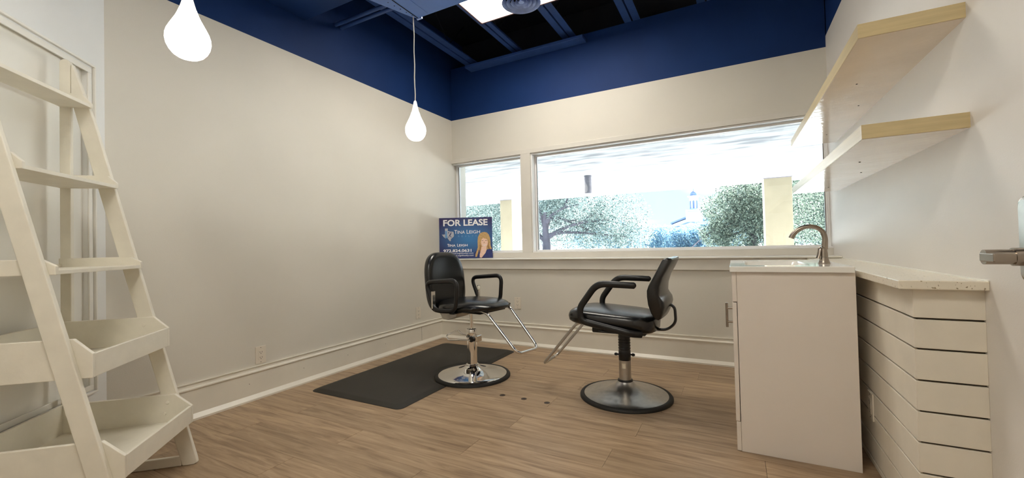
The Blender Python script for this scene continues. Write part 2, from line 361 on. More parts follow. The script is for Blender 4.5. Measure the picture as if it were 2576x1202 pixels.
# round diffuser vent
ve = thing('ceiling_vent', 'round blue-grey ceiling vent with concentric cones hanging below the glowing light panel', 'vent', (-1.205, 2.485, 2.62))
def cone(r0_, r1_, z0_, z1_, th=.003):
    return MB().rings([[(rr*math.cos(2*math.pi*k/48), rr*math.sin(2*math.pi*k/48), zz) for k in range(48)] for rr, zz in ((r0_, z0_), (r1_, z1_), (r1_-th, z1_), (r0_-th, z0_+th))], closed=True)
cone(.131, .108, .0, .035).build('vent_cone', m_ventp, ve, smooth=True)
cone(.100, .078, .002, .04).build('vent_cone', m_ventp, ve, smooth=True)
cone(.070, .052, .002, .04).build('vent_cone', m_ventp, ve, smooth=True)
cone(.042, .030, .002, .04).build('vent_cone', m_ventp, ve, smooth=True)
MB().lathe([(.018,.004),(.020,.008),(.012,.03)], n=24).build('vent_hub', m_ventp, ve, smooth=True)
MB().lathe([(.112,.035),(.112,.15),(.0,.15)], n=32, cap=False).build('vent_neck', m_deck, ve, smooth=True)
MB().box(-.1, .1, -.005, .005, .028, .034).build('vent_bar', m_deck, ve)

# pendants
m_bulb = P('opal_glass_lit', (.95,.93,.9), .25, emit=(1.0, .93, .84), estr=PENDANT)
m_neck = P('opal_glass_neck', (.86,.82,.78), .2, var=.02, emit=(1.0,.9,.82), estr=.45)
def pendant(x, y, z0, ztop, rmax, label):
    t = thing('pendant_lamp', label, 'pendant lamp', (x, y, z0))
    k = rmax/.0735
    pr = [(.0,.0),(.020,.001),(.036,.006),(.050,.016),(.062,.032),(.070,.050),(.0735,.070),(.0728,.088),(.068,.106),(.060,.124),(.050,.145),(.0425,.160),(.0345,.180),(.028,.200)]
    pn = [(.028,.200),(.022,.222),(.0165,.245),(.0125,.265),(.0098,.278),(.005,.284),(.0,.284)]
    MB().lathe([(a*k, b) for a, b in pr], n=48, cap=False).build('lamp_shade', m_bulb, t, smooth=True)
    MB().lathe([(a*k, b) for a, b in pn], n=48, cap=False).build('shade_neck', m_neck, t, smooth=True)
    path = [(0.002*math.sin(i*1.3), 0.0, .282+(ztop-z0-.282)*i/14) for i in range(15)]
    MB().tube(path, .0035, 8).build('cord', m_cable, t, smooth=True)
    if ztop > 3: MB().lathe([(.02,0),(.055,.01),(.06,.025)], (0,0,3.475-z0), 24).build('ceiling_canopy', m_white, t, smooth=True)
    return t
pendant(-1.955, 2.277, 1.757, 2.639, .072, 'small-looking white teardrop pendant lamp by the window corner, hanging under the duct')
pendant(-1.92, .872, 1.786, 3.49, .076, 'large-looking white teardrop pendant lamp close to the ladder shelf')

# floating shelves on right wall
def wall_shelf(z, label):
    t = thing('wall_shelf', label, 'shelf', (.4106, 1.8736, z), group='floating shelves')
    MB().box(.003, XR-.4106, .003, 3.80-1.8736, 0, .050).build('shelf_board', m_shelfw, t)
    MB().box(0, .003, 0, 3.80-1.8736, .001, .0505).build('edge_band', m_shelf, t)
    MB().box(.003, XR-.4106, 0, .003, .001, .0505).build('edge_band', m_shelf, t)
    for x, y in ((.11, .55), (.20, .95), (.17, 1.62)):
        MB().lathe([(.004,.0005),(.0035,-.002),(.001,-.0025)], (x, y, 0), 10).build('screw', m_slot, t)
    return t
wall_shelf(1.7035, 'upper floating shelf, thick pale maple slab high above the sink')
wall_shelf(1.346, 'lower floating shelf, thick pale maple slab nearer the counter')

# knee wall with boards, countertop
kx, ky = .516, 1.8283
kw = thing('counter_base', 'low white counter base clad in horizontal shiplap boards with dark joints', 'counter base', (kx, ky, 0))
MB().box(.014, XR-kx, .014, YW-.002-ky, 0, .828).build('core', m_core, kw)
zs = [.828, .7315, .6325, .530, .4295, .3285, .2285, .1285, .0285, 0.0]
for i in range(len(zs)-1):
    b, t_ = zs[i+1]+.0032, zs[i]-(.0 if i == 0 else .0032)
    if t_-b < .01: continue
    # long side board mitred with near-face board
    MB().rings([[(0, 0, z), (.012, .012, z), (.012, YW-.002-ky, z), (0, YW-.002-ky, z)] for z in (b, t_)]).build('board', m_ship, kw, bevel=.0012, seg=1)
    MB().rings([[(0, 0, z), (XR-kx, 0, z), (XR-kx, .012, z), (.012, .012, z)] for z in (b, t_)]).build('board', m_ship, kw, bevel=.0012, seg=1)
ct = MB().box(.474, XR, 1.798, YW-.002, .829, .858).build('countertop', m_quartz, bevel=.003)
box('caulk_bead', m_white, (XR-.004, XR, 1.80, YW-.002, .858, .862), ct)
tag(ct, 'long narrow speckled quartz countertop on the shiplap base', 'countertop')

# vanity cabinet
va = thing('vanity_cabinet', 'white vanity cabinet with flat side panel and sink top', 'cabinet', (-.0068, 2.2657, 0))
vx = .4586+.0068
MB().box(.016, vx, 0, .016, 0, .852).build('side_panel', m_gloss, va, bevel=.001)
MB().box(.016, vx, .684, .70, 0, .852).build('side_panel', m_gloss, va, bevel=.001)
MB().box(vx-.012, vx, .016, .684, 0, .852).build('back_panel', m_gloss, va)
MB().box(.016, vx-.012, .016, .684, .12, .136).build('bottom_panel', m_gloss, va)
MB().box(-.003, .015, 0, .70, .002, .137).build('plinth', m_gloss, va, bevel=.001)
MB().box(-.005, .0155, 0, .70, .708, .852).build('drawer_front', m_gloss, va, bevel=.003)
d = MB().box(-.005, .013, 0, .349, .140, .7035).build('door', m_gloss, va, bevel=.002)
MB().box(-.005, .013, .353, .70, .140, .7035).build('door', m_gloss, va, bevel=.002)
hd = MB().tube([(-.030, .03, .580), (-.030, .03, .698)], .0058, 12)
for z in (.606, .672): hd.tube([(-.030, .03, z), (-.004, .03, z)], .0045, 10)
hd.build('handle', m_nickel, d, smooth=True, label='brushed nickel bar handle')
# moulded top with a basin
tp = thing('sink_top', 'glossy white moulded sink top on the vanity cabinet', 'sink', (-.019, 2.248, .852))
X0, X1, Y0, Y1, ZT = 0, .474, 0, .735, .026
bx0, bx1, by0, by1 = .068, .335, .105, .565
def rrect(x0, x1, y0, y1, z, r=.03, n=6):
    pts = []
    for cx, cy, a0 in ((x1-r, y1-r, 0), (x0+r, y1-r, 90), (x0+r, y0+r, 180), (x1-r, y0+r, 270)):
        for k in range(n+1):
            a = math.radians(a0+90*k/n); pts.append((cx+r*math.cos(a), cy+r*math.sin(a), z))
    return pts
rings = [rrect(X0, X1, Y0, Y1, 0, .004), rrect(X0, X1, Y0, Y1, ZT-.003, .004), rrect(X0+.003, X1-.003, Y0+.003, Y1-.003, ZT, .004),
         rrect(bx0, bx1, by0, by1, ZT, .04), rrect(bx0+.006, bx1-.006, by0+.006, by1-.006, ZT-.006, .04),
         rrect(bx0+.03, bx1-.03, by0+.04, by1-.04, ZT-.11, .05), rrect(bx0+.08, bx1-.08, by0+.1, by1-.1, ZT-.125, .03)]
MB().rings(rings, cap0=False).build('basin_top', m_top, tp, smooth=30)
MB().lathe([(.0,.002),(.02,.002),(.022,.0)], ((bx0+bx1)/2, (by0+by1)/2, ZT-.125), 20).build('drain', m_nickel, tp)
# faucet
fa = thing('faucet', 'brushed nickel gooseneck faucet standing on the sink top', 'faucet', (.390, 2.52, .878))
MB().lathe([(.0255,0),(.0255,.003),(.0235,.008),(.0205,.018),(.0180,.031)], n=28).build('faucet_base', m_nickel, fa, smooth=True)
MB().lathe([(.0178,.032),(.0165,.05),(.0148,.068),(.0140,.078)], n=28).build('faucet_body', m_nickel, fa, smooth=True)
ctl = [(.004,0,.070),(.006,0,.10),(.0065,0,.125),(.001,0,.150),(-.012,0,.168),(-.030,0,.179),(-.050,0,.184),(-.072,0,.182),(-.092,0,.174),(-.110,0,.161),(-.124,0,.143),(-.131,0,.128)]
def spline(pts, k=4):
    o = []
    pts = [Vector(p) for p in pts]
    for i in range(len(pts)-1):
        p0 = pts[max(i-1,0)]; p1 = pts[i]; p2 = pts[i+1]; p3 = pts[min(i+2, len(pts)-1)]
        for j in range(k):
            t = j/k; o.append(.5*((2*p1)+(p2-p0)*t+(2*p0-5*p1+4*p2-p3)*t*t+(3*p1-p0-3*p2+p3)*t**3))
    return o+[pts[-1]]
sp = spline(ctl); n_ = len(sp)
MB().tube(sp, [.0140-.0035*min(1, i/16)+(.0022*max(0,(i-28)/(n_-29))) for i in range(n_)], 16).build('spout', m_nickel, fa, smooth=True)
MB().tube(spline([(-.014,-.006,.078),(-.017,-.010,.070),(-.022,-.016,.045),(-.028,-.02,.026)]), [.005]*13, 10, sx=1.7).build('faucet_lever', m_nickel, fa, smooth=True)
MB().tube([(0,-.012,.076),(-.012,-.012,.079)], .006, 10, sx=1.4).build('lever_cap', m_chrome, fa, smooth=True)

# outlets: local x out of wall, y along the wall
def outlet(loc, rz, label, w_=.072, h_=.118):
    t = thing('wall_outlet', label, 'outlet', loc, rz, 'wall outlets')
    p = MB().box(0, .0055, -w_/2, w_/2, 0, h_).build('cover_plate', m_plate, t, bevel=.0018)
    ins = MB().box(.0055, .0072, -.0175, .0175, h_/2-.034, h_/2+.034).build('receptacle', m_plate, t, bevel=.0006)
    sl = MB()
    for zc in (h_/2-.018, h_/2+.018):
        sl.box(.0072, .0076, -.0085, -.0062, zc-.003, zc+.006).box(.0072, .0076, .0062, .0085, zc-.003, zc+.005).box(.0072, .0076, -.0025, .0025, zc-.0105, zc-.0062)
    sl.build('slots', m_slot, ins, kind='stuff')
    MB().lathe([(.0026,0),(.0026,.0006)], (0,0,0), 10).build('screw', m_slot, t)
    s1 = t.children[-1]; s1.rotation_euler = (0, math.pi/2, 0); s1.location = (.0055, 0, .010)
    s2 = s1.copy(); C.objects.link(s2); s2.location = (.0055, 0, h_-.010)
    return t
o1 = outlet((XL, 1.737, .231), 0, 'duplex outlet touching the baseboard on the long beige wall, beside the ladder shelf')
copy_thing(o1, (XL, 3.374, .271), 0, 'outlet on the long beige wall close to the window corner')
copy_thing(o1, (-1.946, YW, .362), -math.pi/2, 'outlet under the window sill behind the chrome chair')
copy_thing(o1, (kx, 2.358, .204), math.pi, 'outlet set in the shiplap counter base behind the vanity')

# door leaf folded back on the right wall, with keypad lock and lever
do = thing('door_leaf', 'pale door leaf folded against the wall, carrying the lever handle', 'door', (.684, .60, 0))
do['kind'] = 'structure'; do.name = 'door_1'
MB().box(-.044, 0, 0, .895, .01, 2.04).build('leaf', m_rwall, do, bevel=.002)
esc = MB(); ring = []
def plate_ring(x, ins):
    hh, ww = .105-ins, .034-ins; r = .02; pts = []
    for cy, cz, a0 in ((ww-r, hh-r, 0), (-ww+r, hh-r, 90), (-ww+r, -hh+r, 180), (ww-r, -hh+r, 270)):
        for k in range(6):
            a = math.radians(a0+18*k); pts.append((x, .835+cy+r*math.cos(a), .988+cz+r*math.sin(a)))
    return pts
esc.rings([plate_ring(-.044, 0), plate_ring(-.064, 0), plate_ring(-.074, .006), plate_ring(-.075, .009)]).build('lock_plate', m_nickel, do, smooth=30)
esc = MB().rings([plate_ring(-.0755, .011), plate_ring(-.0765, .012)]).build('keypad_face', m_steel, do, smooth=30)
lv = MB().tube([(-.07, .835, .946), (-.098, .835, .946)], .0215, 24).tube([(-.098, .835, .946), (-.147, .835, .946)], .0180, 24)
lv.build('lever_neck', m_nickel, do, smooth=True)
MB().box(-.154, -.116, .772, .836, .936, .956).build('lever_blade', m_nickel, do, bevel=.002, seg=2)

# ------------------------------------------------------------------ for-lease sign
def grad_mat():
    m = P('sign_print_blue', (.02,.04,.2), .35); nt = m.node_tree; b = nt.nodes['Principled BSDF']; n = nt.nodes; l = nt.links
    tc = n.new('ShaderNodeTexCoord'); mp = n.new('ShaderNodeMapping'); mp.inputs['Location'].default_value = (-.58, 0, -.48); mp.inputs['Scale'].default_value = (1.45, 0, 1.9)
    mp.vector_type = 'POINT'
    l.new(tc.outputs['Generated'], mp.inputs[0])
    mp.inputs['Location'].default_value = (-.80, 0, -.95)
    gr = n.new('ShaderNodeTexGradient'); gr.gradient_type = 'SPHERICAL'; l.new(mp.outputs[0], gr.inputs[0])
    rp = n.new('ShaderNodeValToRGB'); e = rp.color_ramp.elements; e[0].position = .0; e[0].color = (.022,.018,.11,1); e[1].position = .9; e[1].color = (.035,.20,.48,1)
    l.new(gr.outputs[0], rp.inputs[0]); l.new(rp.outputs[0], b.inputs['Base Color']); return m
m_sign = grad_mat()
m_ink = P('ink_white', (.9,.9,.92), .4, var=.01); m_ink2 = P('ink_light_blue', (.16,.34,.62), .4, var=.02); m_silver = P('ink_silver', (.48,.50,.56), .4, var=.12, scale=60)
m_skin = P('print_skin', (.86,.60,.47), .5, var=.06, scale=50); m_hair = P('print_blonde', (.56,.36,.15), .5, var=.35, scale=60, stretch=(6,1,1)); m_jack = P('print_navy', (.02,.035,.16), .5, var=.2, scale=40)
m_lip = P('print_lip', (.85,.75,.72), .5, var=.02); m_eye = P('print_eye', (.09,.05,.03), .5, var=.02); m_hairs = P('print_hair_shade', (.34,.17,.06), .5, var=.2, scale=60)
sg = thing('lease_sign', 'blue for-lease sign with white lettering and a portrait, propped on the sill', 'sign', (-2.906, 3.742, ZS+.001))
sg.rotation_euler = (math.radians(-2), 0, math.radians(25.5))
SW, SH = .597, .458
box('board', m_sign, (0, SW, 0, .004, 0, SH), sg)
def sx(X): return (X-130)/1262*SW
def sz(Y): return (1085-Y)/930*SH
def text(s, x0, x1, yt, yb, mat, off=0.0, name='lettering'):
    cu = bpy.data.curves.new('t', 'FONT'); cu.body = s; cu.size = 1; cu.offset = off; cu.resolution_u = 3; cu.extrude = 0
    ob = bpy.data.objects.new('t', cu); C.objects.link(ob)
    dg = bpy.context.evaluated_depsgraph_get(); me = bpy.data.meshes.new_from_object(ob.evaluated_get(dg))
    bpy.data.objects.remove(ob)
    xs = [v.co.x for v in me.vertices]; ys = [v.co.y for v in me.vertices]
    a, b, c, d_ = min(xs), max(xs), min(ys), max(ys)
    X_0, X_1, Z_0, Z_1 = sx(x0), sx(x1), sz(yb), sz(yt)
    for v in me.vertices:
        v.co = (X_0+(v.co.x-a)/(b-a)*(X_1-X_0), -.0008, Z_0+(v.co.y-c)/(d_-c)*(Z_1-Z_0))
    me.materials.clear(); me.materials.append(mat); me.name = name
    o = bpy.data.objects.new(name, me); C.objects.link(o); o.parent = sg; return o
def smallcaps(words, mat, off):
    for s, x0, x1, yt, yb in words: text(s, x0, x1, yt, yb, mat, off)
text('FOR LEASE', 228, 1285, 198, 345, m_ink, .028)
smallcaps([('T', 490, 558, 437, 523), ('INA', 566, 742, 452, 523), ('L', 785, 835, 437, 523), ('EIGH', 845, 1102, 452, 523)], m_ink, .004)
for k, ch_ in enumerate('REALTY'): text(ch_, 580+82*k, 612+82*k, 560, 598, m_ink2)
smallcaps([('T', 318, 366, 750, 813), ('INA', 371, 515, 760, 813), ('L', 552, 592, 750, 813), ('EIGH', 598, 800, 760, 813)], m_ink, .02)
text('BROKER - OWNER', 400, 720, 832, 848, m_ink2)
text('972.824.0631', 225, 890, 872, 940, m_ink, .025)
text('Tina@TinaLeighRealty.com', 225, 935, 952, 988, m_ink, .004)
text('www.TinaLeighRealty.com', 280, 945, 1002, 1040, m_ink, .004)
def flat(name, pts, mat, lift):
    return MB().add([(sx(a), -lift, sz(b)) for a, b in pts], [tuple(range(len(pts)))]).build(name, mat, sg)
state = [(268,395),(335,395),(335,455),(372,462),(405,468),(455,470),(475,490),(482,560),(470,590),(440,612),(410,635),(400,690),(372,680),(345,640),(320,605),(295,585),(268,612),(235,590),(215,560),(190,535),(268,530)]
flat('state_emblem', state, m_silver, .0010)
flat('emblem_bar', [(272,450),(318,450),(318,560),(338,605),(268,625)], m_ink2, .0014)
flat('emblem_curve', [(352,590),(372,560),(358,545),(378,540),(425,470),(412,530),(390,555),(425,605),(405,600),(382,565),(345,625)], m_jack, .0014)
star = [(355+(22 if k % 2 == 0 else 9)*math.cos(math.pi/2+math.pi*k/5), 495-(22 if k % 2 == 0 else 9)*math.sin(math.pi/2+math.pi*k/5)) for k in range(10)]
flat('emblem_star', star, m_jack, .0016)
hair = [(1205,495),(1265,510),(1310,560),(1335,630),(1345,720),(1345,800),(1372,880),(1340,905),(1250,900),(1120,890),(1085,1000),(1045,1065),(985,1062),(975,1010),(1010,930),(1040,850),(1040,700),(1050,610),(1085,540),(1140,505)]
flat('hair_back', hair, m_hair, .0009)
flat('jacket', [(1035,885),(1100,900),(1105,1000),(1080,1075),(1180,1078),(1230,960),(1260,890),(1340,880),(1385,930),(1388,1078),(925,1078),(960,960)], m_jack, .0011)
flat('neck', [(1130,830),(1245,830),(1250,900),(1225,965),(1130,1078),(1085,1070),(1085,1000),(1120,900)], m_skin, .0013)
fc = [(1203+80*math.cos(2*math.pi*k/28), 728+(118 if math.sin(2*math.pi*k/28) > 0 else 105)*math.sin(2*math.pi*k/28)) for k in range(28)]
flat('face', fc, m_skin, .0016)
flat('fringe', [(1100,640),(1130,560),(1200,540),(1265,580),(1300,660),(1300,760),(1282,720),(1262,660),(1190,640),(1140,615),(1118,680),(1125,770),(1100,800)], m_hair, .0019)
flat('hair_shade', [(1285,650),(1310,700),(1300,800),(1330,880),(1290,890),(1270,820),(1283,760)], m_hairs, .0018)
flat('hair_shade', [(1100,700),(1118,740),(1125,820),(1110,900),(1085,980),(1080,860)], m_hairs, .0018)
flat('smile', [(1160,778),(1200,790),(1248,768),(1228,800),(1195,808),(1172,798)], m_lip, .0021)
flat('eye', [(1140,693),(1160,683),(1178,692),(1160,698)], m_eye, .0021); flat('eye', [(1215,690),(1238,678),(1262,688),(1240,694)], m_eye, .0021)
flat('nose', [(1192,705),(1205,745),(1188,748)], m_hairs, .0020)
flat('hair_strand', [(1040,860),(1075,880),(1050,960),(1020,1050),(985,1060),(985,1000)], m_hair, .0022)

# ------------------------------------------------------------------ ladder shelf
la = thing('ladder_shelf', 'cream painted leaning ladder shelf with tiered trays against the white wall', 'shelf', (XL, .935, 0), AD)
def urail(z): return .548-.2447*z
for s0, s1 in ((.325, .345), (.855, .875)):
    # leaning rail with rounded foot
    pts = [(.073, 1.872), (urail(1.62), 1.62), (urail(.03), .03), (urail(0)-.004, .008), (urail(0)-.018, 0), (urail(0)-.066, 0), (.0665, 1.71), (.0665, 1.866)]
    MB().prism(pts, 'x', s0, s1).build('leaning_rail', m_ladder, la, bevel=.004, seg=3)
    arc = [(.045+.020*math.cos(math.radians(a)), 1.873+.020*math.sin(math.radians(a))) for a in range(0, 181, 20)]
    MB().prism([(.065, 0)]+arc+[(.025, 0)], 'x', s0, s1).build('back_post', m_ladder, la, bevel=.003)
    MB().box(s0+.001, s1-.001, .066, .478, .0, .045).build('base_rail', m_ladder, la, bevel=.004)
    for (uu, zz) in ((.40, .30), (.395, .27)): pass
def tier(zt, ua, ut, zti, zb, front, back=.03):
    fl_ = MB().box(.361, .840, back+.012, ut-(.012 if front else .002), zb+.001, zb+.016).build('tray', m_ladder, la, bevel=.0015)
    for s0, s1 in ((.345, .361), (.840, .855)):
        MB().prism([(back, zt), (ua, zt), (ut, zti), (ut, zb), (back, zb)], 'x', s0, s1).build('side_panel', m_ladder, fl_, bevel=.002)
    MB().box(.361, .840, back, back+.012, zb+.001, zt if front else zb+.03).build('back_panel', m_ladder, fl_, bevel=.0015)
    if front: MB().box(.361, .840, ut-.012, ut, zb+.001, zti).build('front_panel', m_ladder, fl_, bevel=.002)
    n = 2 if front else 1
    for s_ in (.361, .855):
        for k in range(n):
            u = urail(zb+.06+.05*k)-.05; zz = zt-.035-.05*k*(1 if front else 0)
            MB().rings([[(s_+t, u+.008*q*math.cos(a*math.pi/6), zz+.008*q*math.sin(a*math.pi/6)) for a in range(12)] for t, q in ((0,1),(.003,.8),(.0035,.3))]).build('bolt_cap', m_ladder, fl_)
tier(.344, .462, .530, .283, .203, True)
tier(.710, .382, .438, .655, .570, True)
tier(.992, .294, .334, .968, .937, False)
tier(1.364, .211, .244, 1.332, 1.306, False)
tier(1.734, .118, .150, 1.692, 1.672, False)

# ------------------------------------------------------------------ mat
def mat_outline(ins, z):
    x0, x1, y0, y1 = -2.695+ins, -1.852-ins, 1.955+ins, 3.517-ins
    cx, cy, R = -1.820, 2.727, .2945+ins
    pts = []; r = .045
    def corner(cx_, cy_, a0):
        for k in range(6):
            a = math.radians(a0+18*k); pts.append((cx_+r*math.cos(a), cy_+r*math.sin(a), z))
    corner(x0+r, y0+r, 180); corner(x1-r, y0+r, 270)
    dx = x1-cx; a1 = math.acos(max(-1, min(1, dx/R)))
    # arc from lower crossing to the upper one, going around the far side
    A0 = -a1; A1 = -(2*math.pi-a1)
    for k in range(33):
        a = A0+(A1-A0)*k/32; pts.append((cx+R*math.cos(a), cy+R*math.sin(a), z))
    corner(x1-r, y1-r, 0); corner(x0+r, y1-r, 90)
    return pts
mt = MB().rings([mat_outline(0, .001), mat_outline(.002, .004), mat_outline(.03, .016), mat_outline(.045, .018)]).build('floor_mat', m_mat, smooth=25)
tag(mt, 'black anti-fatigue floor mat with a round cutout for the chrome chair base', 'mat')
# bolt holes
for (x, y), lb in zip([(-1.398, 2.447), (-1.237, 2.447), (-1.073, 2.446)], ['small dark plugged floor hole closest to the chrome chair base', 'middle one of three dark plugged floor holes in a row', 'small dark plugged floor hole closest to the brushed steel chair base']):
    o = thing('floor_plug', lb, 'floor plug', (x, y, 0), 0, 'row of floor plugs')
    MB().lathe([(.019,0),(.019,.0012),(.017,.002),(.016,.0014),(.0,.0014)], n=20, cap=False).build('cap_ring', m_hole, o, smooth=True)
    MB().box(-.007, .008, -.005, .004, .0014, .0024).build('cap_centre', m_slot, o)

# ------------------------------------------------------------------ chairs
def tilt(v, a, o=(0,0,0)):
    c, s_ = math.cos(a), math.sin(a); x, y, z = v[0]-o[0], v[1]-o[1], v[2]-o[2]
    return (x*c+z*s_+o[0], y+o[1], -x*s_+z*c+o[2])
def chair_base(t, metal, ri, ro, ht):
    MB().rings([[(r*math.cos(2*math.pi*k/64), r*math.sin(2*math.pi*k/64), z) for k in range(64)] for r, z in ((ro,0),(ro,.010),(ro-.006,.018),(ri+.006,.022),(ri-.004,.020),(ri-.006,0))], closed=True).build('rubber_ring', m_rubber, t, smooth=True)
    MB().lathe([(ri-.003,.004),(ri-.003,.020),(ri-.012,.024),(.22,.024+ht*.07),(.17,.024+ht*.18),(.125,.024+ht*.33),(.09,.024+ht*.52),(.066,.024+ht*.72),(.053,.024+ht*.9),(.047,.024+ht),(0,.024+ht)], n=64, cap=False).build('base_dome', metal, t, smooth=True)
# chair 1
c1 = thing('salon_chair', 'black salon chair with closed loop arms on a polished chrome base, facing the other chair', 'chair', (-1.82, 2.727, .0), math.radians(-8), 'salon chairs')
chair_base(c1, m_chrome, .268, .293, .062)
MB().lathe([(.048,.084),(.050,.090),(.044,.096),(.0385,.096),(.0385,.365),(.034,.369),(0,.369)], n=40, cap=False).build('column', m_chrome, c1, smooth=True)
MB().lathe([(.0415,.300),(.043,.302),(.043,.362),(.041,.365),(.012,.366)], n=40).build('collar', m_chrome, c1, smooth=True)
MB().lathe([(.0135,.36),(.0135,.512)], n=20).build('piston', m_chrome, c1, smooth=True)
MB().lathe([(.017,.495),(.030,.502),(.032,.512)], n=24).build('piston_flange', m_black, c1, smooth=True)
MB().box(.010, .075, -.030, .035, .272, .318).build('pump_housing', m_chrome, c1, bevel=.006, seg=3)
MB().tube([(.030,-.03,.29),(.030,-.046,.29)], .020, 20).build('pump_pivot', m_black, c1, smooth=True)
lo = fillet([(.03,-.052,.288),(-.19,-.065,.266),(-.262,-.02,.285),(-.20,.055,.325),(-.14,.035,.302),(0,.03,.300)], .02)
MB().tube(lo, .0048, 10).build('pump_pedal', m_chrome, c1, smooth=True)
# seat
def cushion(layers, a0, a1, b, n, cnt=72, curve=None, taper=0.0):
    rs = []
    for ins, z in layers:
        ring = []
        for k in range(cnt):
            t_ = 2*math.pi*k/cnt; c, s_ = math.cos(t_), math.sin(t_)
            ax = (a1-a0)/2-ins; bb = b-ins
            x = (a0+a1)/2+ax*math.copysign(abs(c)**(2/n), c); y = bb*math.copysign(abs(s_)**(2/n), s_)
            y *= 1-taper*max(0, (x-a0)/(a1-a0)-.35)**2/.42
            zz = z
            if curve: zz += curve(x, y, z)
            ring.append((x, y, zz))
        rs.append(ring)
    return MB().rings(rs)
lay = [(.03,.520),(.010,.523),(.002,.532),(0,.546),(.002,.560),(.010,.573),(.022,.582),(.045,.590),(.08,.597),(.13,.601),(.19,.603)]
cushion(lay, -.235, .315, .238, 2.7, curve=lambda x, y, z: (-.018*max(0,(x-.10)/.23)**2 if z > .55 else .018*max(0, x/.33)), taper=.12).build('seat', m_vinyl, c1, smooth=60)
MB().box(-.20, .22, -.15, .15, .510, .521).build('seat_pan', m_black, c1, bevel=.004)
MB().rings([[(-.30, y, .520), (-.30, y, .432), (-.25, y, .428), (-.14, y, .455), (-.06, y, .520)] for y in (-.075, .075)]).build('tilt_bracket', m_bracket, c1, bevel=.003)
# footrest
fr = fillet([(-.04,-.13,.514),(.255,-.13,.532),(.528,-.13,.266),(.528,.13,.252),(.268,.13,.545),(-.04,.13,.514)], .05, 6)
MB().tube(fr, .0105, 14).build('footrest', m_chrome, c1, smooth=True)
# backrest
def backrest(layers, zc, hz, wy, n, x0, rake, curv, taper):
    rs = []
    for ins, dx in layers:
        ring = []
        for k in range(72):
            t_ = 2*math.pi*k/72; c, s_ = math.cos(t_), math.sin(t_)
            y = (wy-ins)*math.copysign(abs(c)**(2/n), c); z = (hz-ins)*math.copysign(abs(s_)**(2/n), s_)
            y *= 1-taper*max(0, z/hz)**2
            x = x0+dx-rake*(z)+curv*y*y
            ring.append((x, y, zc+z))
        rs.append(ring)
    return MB().rings(rs)
bl = [(.05,-.036),(.02,-.034),(.006,-.028),(0,-.014),(0,.008),(.006,.022),(.018,.031),(.045,.037),(.09,.041),(.14,.043)]
bk = backrest(bl, .712, .245, .208, 3.2, -.296, .10, .55, .04); bk.build('backrest', m_vinyl, c1, smooth=60).location = (0, .004, .006)
MB().box(-.28, -.19, -.06, .06, .508, .518).build('back_bracket', m_black, c1, bevel=.002)
MB().tube(fillet([(-.22,0,.512),(-.342,0,.52),(-.330,0,.62)], .03), .014, 10, sx=2.2).build('back_bar', m_black, c1, smooth=True)
for s_ in (-1, 1):
    y = s_*.262
    lp = fillet([(-.225,y,.738),(.105,y,.764),(.084,y,.540),(-.135,y,.530)], .065, 7, closed=True)
    MB().tube(lp, .0135, 12, closed=True, sx=1.25, up=(0,1,0)).build('armrest', m_black, c1, smooth=True)
    MB().box(-.150, -.137, y-.015, y+.015, .545, .675).build('arm_strut', m_chrome, c1, bevel=.002)
    c1.children[-1].location = (0, -s_*.003, 0)
    st_ = c1.children[-1]
    for v in st_.data.vertices: v.co.x += -(v.co.z-.545)*.40-.012
    MB().box(.02, .06, min(y*.6, y), max(y*.6, y), .514, .522).build('arm_bracket', m_black, c1, bevel=.002)
kb = MB().tube([(-.105,.224,.52),(-.112,.224,.642)], .0035, 8); kb.build('recline_lever', m_chrome, c1, smooth=True)
MB().lathe([(.008,0),(.0115,.004),(.0115,.024),(.008,.030),(0,.031)], (-.112,.224,.640), 14, cap=False).build('lever_knob', m_knob, c1, smooth=True)

# chair 2
c2 = thing('salon_chair', 'black salon chair with open hooked arms on a brushed steel base, near the vanity', 'chair', (-.65, 2.765, .0), math.pi, 'salon chairs')
chair_base(c2, m_steel, .270, .294, .078)
MB().lathe([(.046,.098),(.049,.104),(.047,.112),(.040,.114)], n=40).build('base_collar', m_black, c2, smooth=True)
MB().lathe([(.0388,.10),(.0388,.238)], n=40).build('column', m_steel, c2, smooth=True)
MB().add([(.0392*math.cos(a), .0392*math.sin(a), z) for z in (.190, .222) for a in [math.radians(75+9*k) for k in range(5)]], [(k, k+1, k+6, k+5) for k in range(4)]).build('rating_label', m_knob, c2)
pf = [(.0375,.236),(.0385,.238),(.0385,.30)]
for k in range(11): pf += [(.0395 if k % 2 else .0360, .305+.009*k)]
pf += [(.0385,.41),(.036,.42)]
MB().lathe(pf, n=40).build('column_sleeve', m_black, c2, smooth=True)
for s_ in (-1, 1):
    kn = MB(); kn.tube([(s_*.036, .01*s_, .272), (s_*.064, .01*s_, .272)], .0058, 10)
    kn.tube([(s_*.046, .01*s_, .272), (s_*.060, .01*s_, .272)], .0095, 12)
    kn.build('clamp_screw', m_black, c2, smooth=True)
lay = [(.04,.462),(.016,.466),(.004,.476),(0,.500),(.002,.522),(.008,.536),(.020,.546),(.045,.552),(.08,.556),(.13,.559),(.18,.560)]
def cv2(x, y, z):
    f = (x+.2)/.55
    return (.034*f if z < .52 else .036*f-.016*max(0, (x-.2)/.14)**2) - (.018*max(0, .05-x)/.25 if z < .50 else 0)
cushion(lay, -.222, .345, .235, 3.4, curve=cv2).build('seat', m_vinyl, c2, smooth=60)
MB().box(-.16, .18, -.12, .12, .425, .462).build('seat_mechanism', m_black, c2, bevel=.01, seg=3)
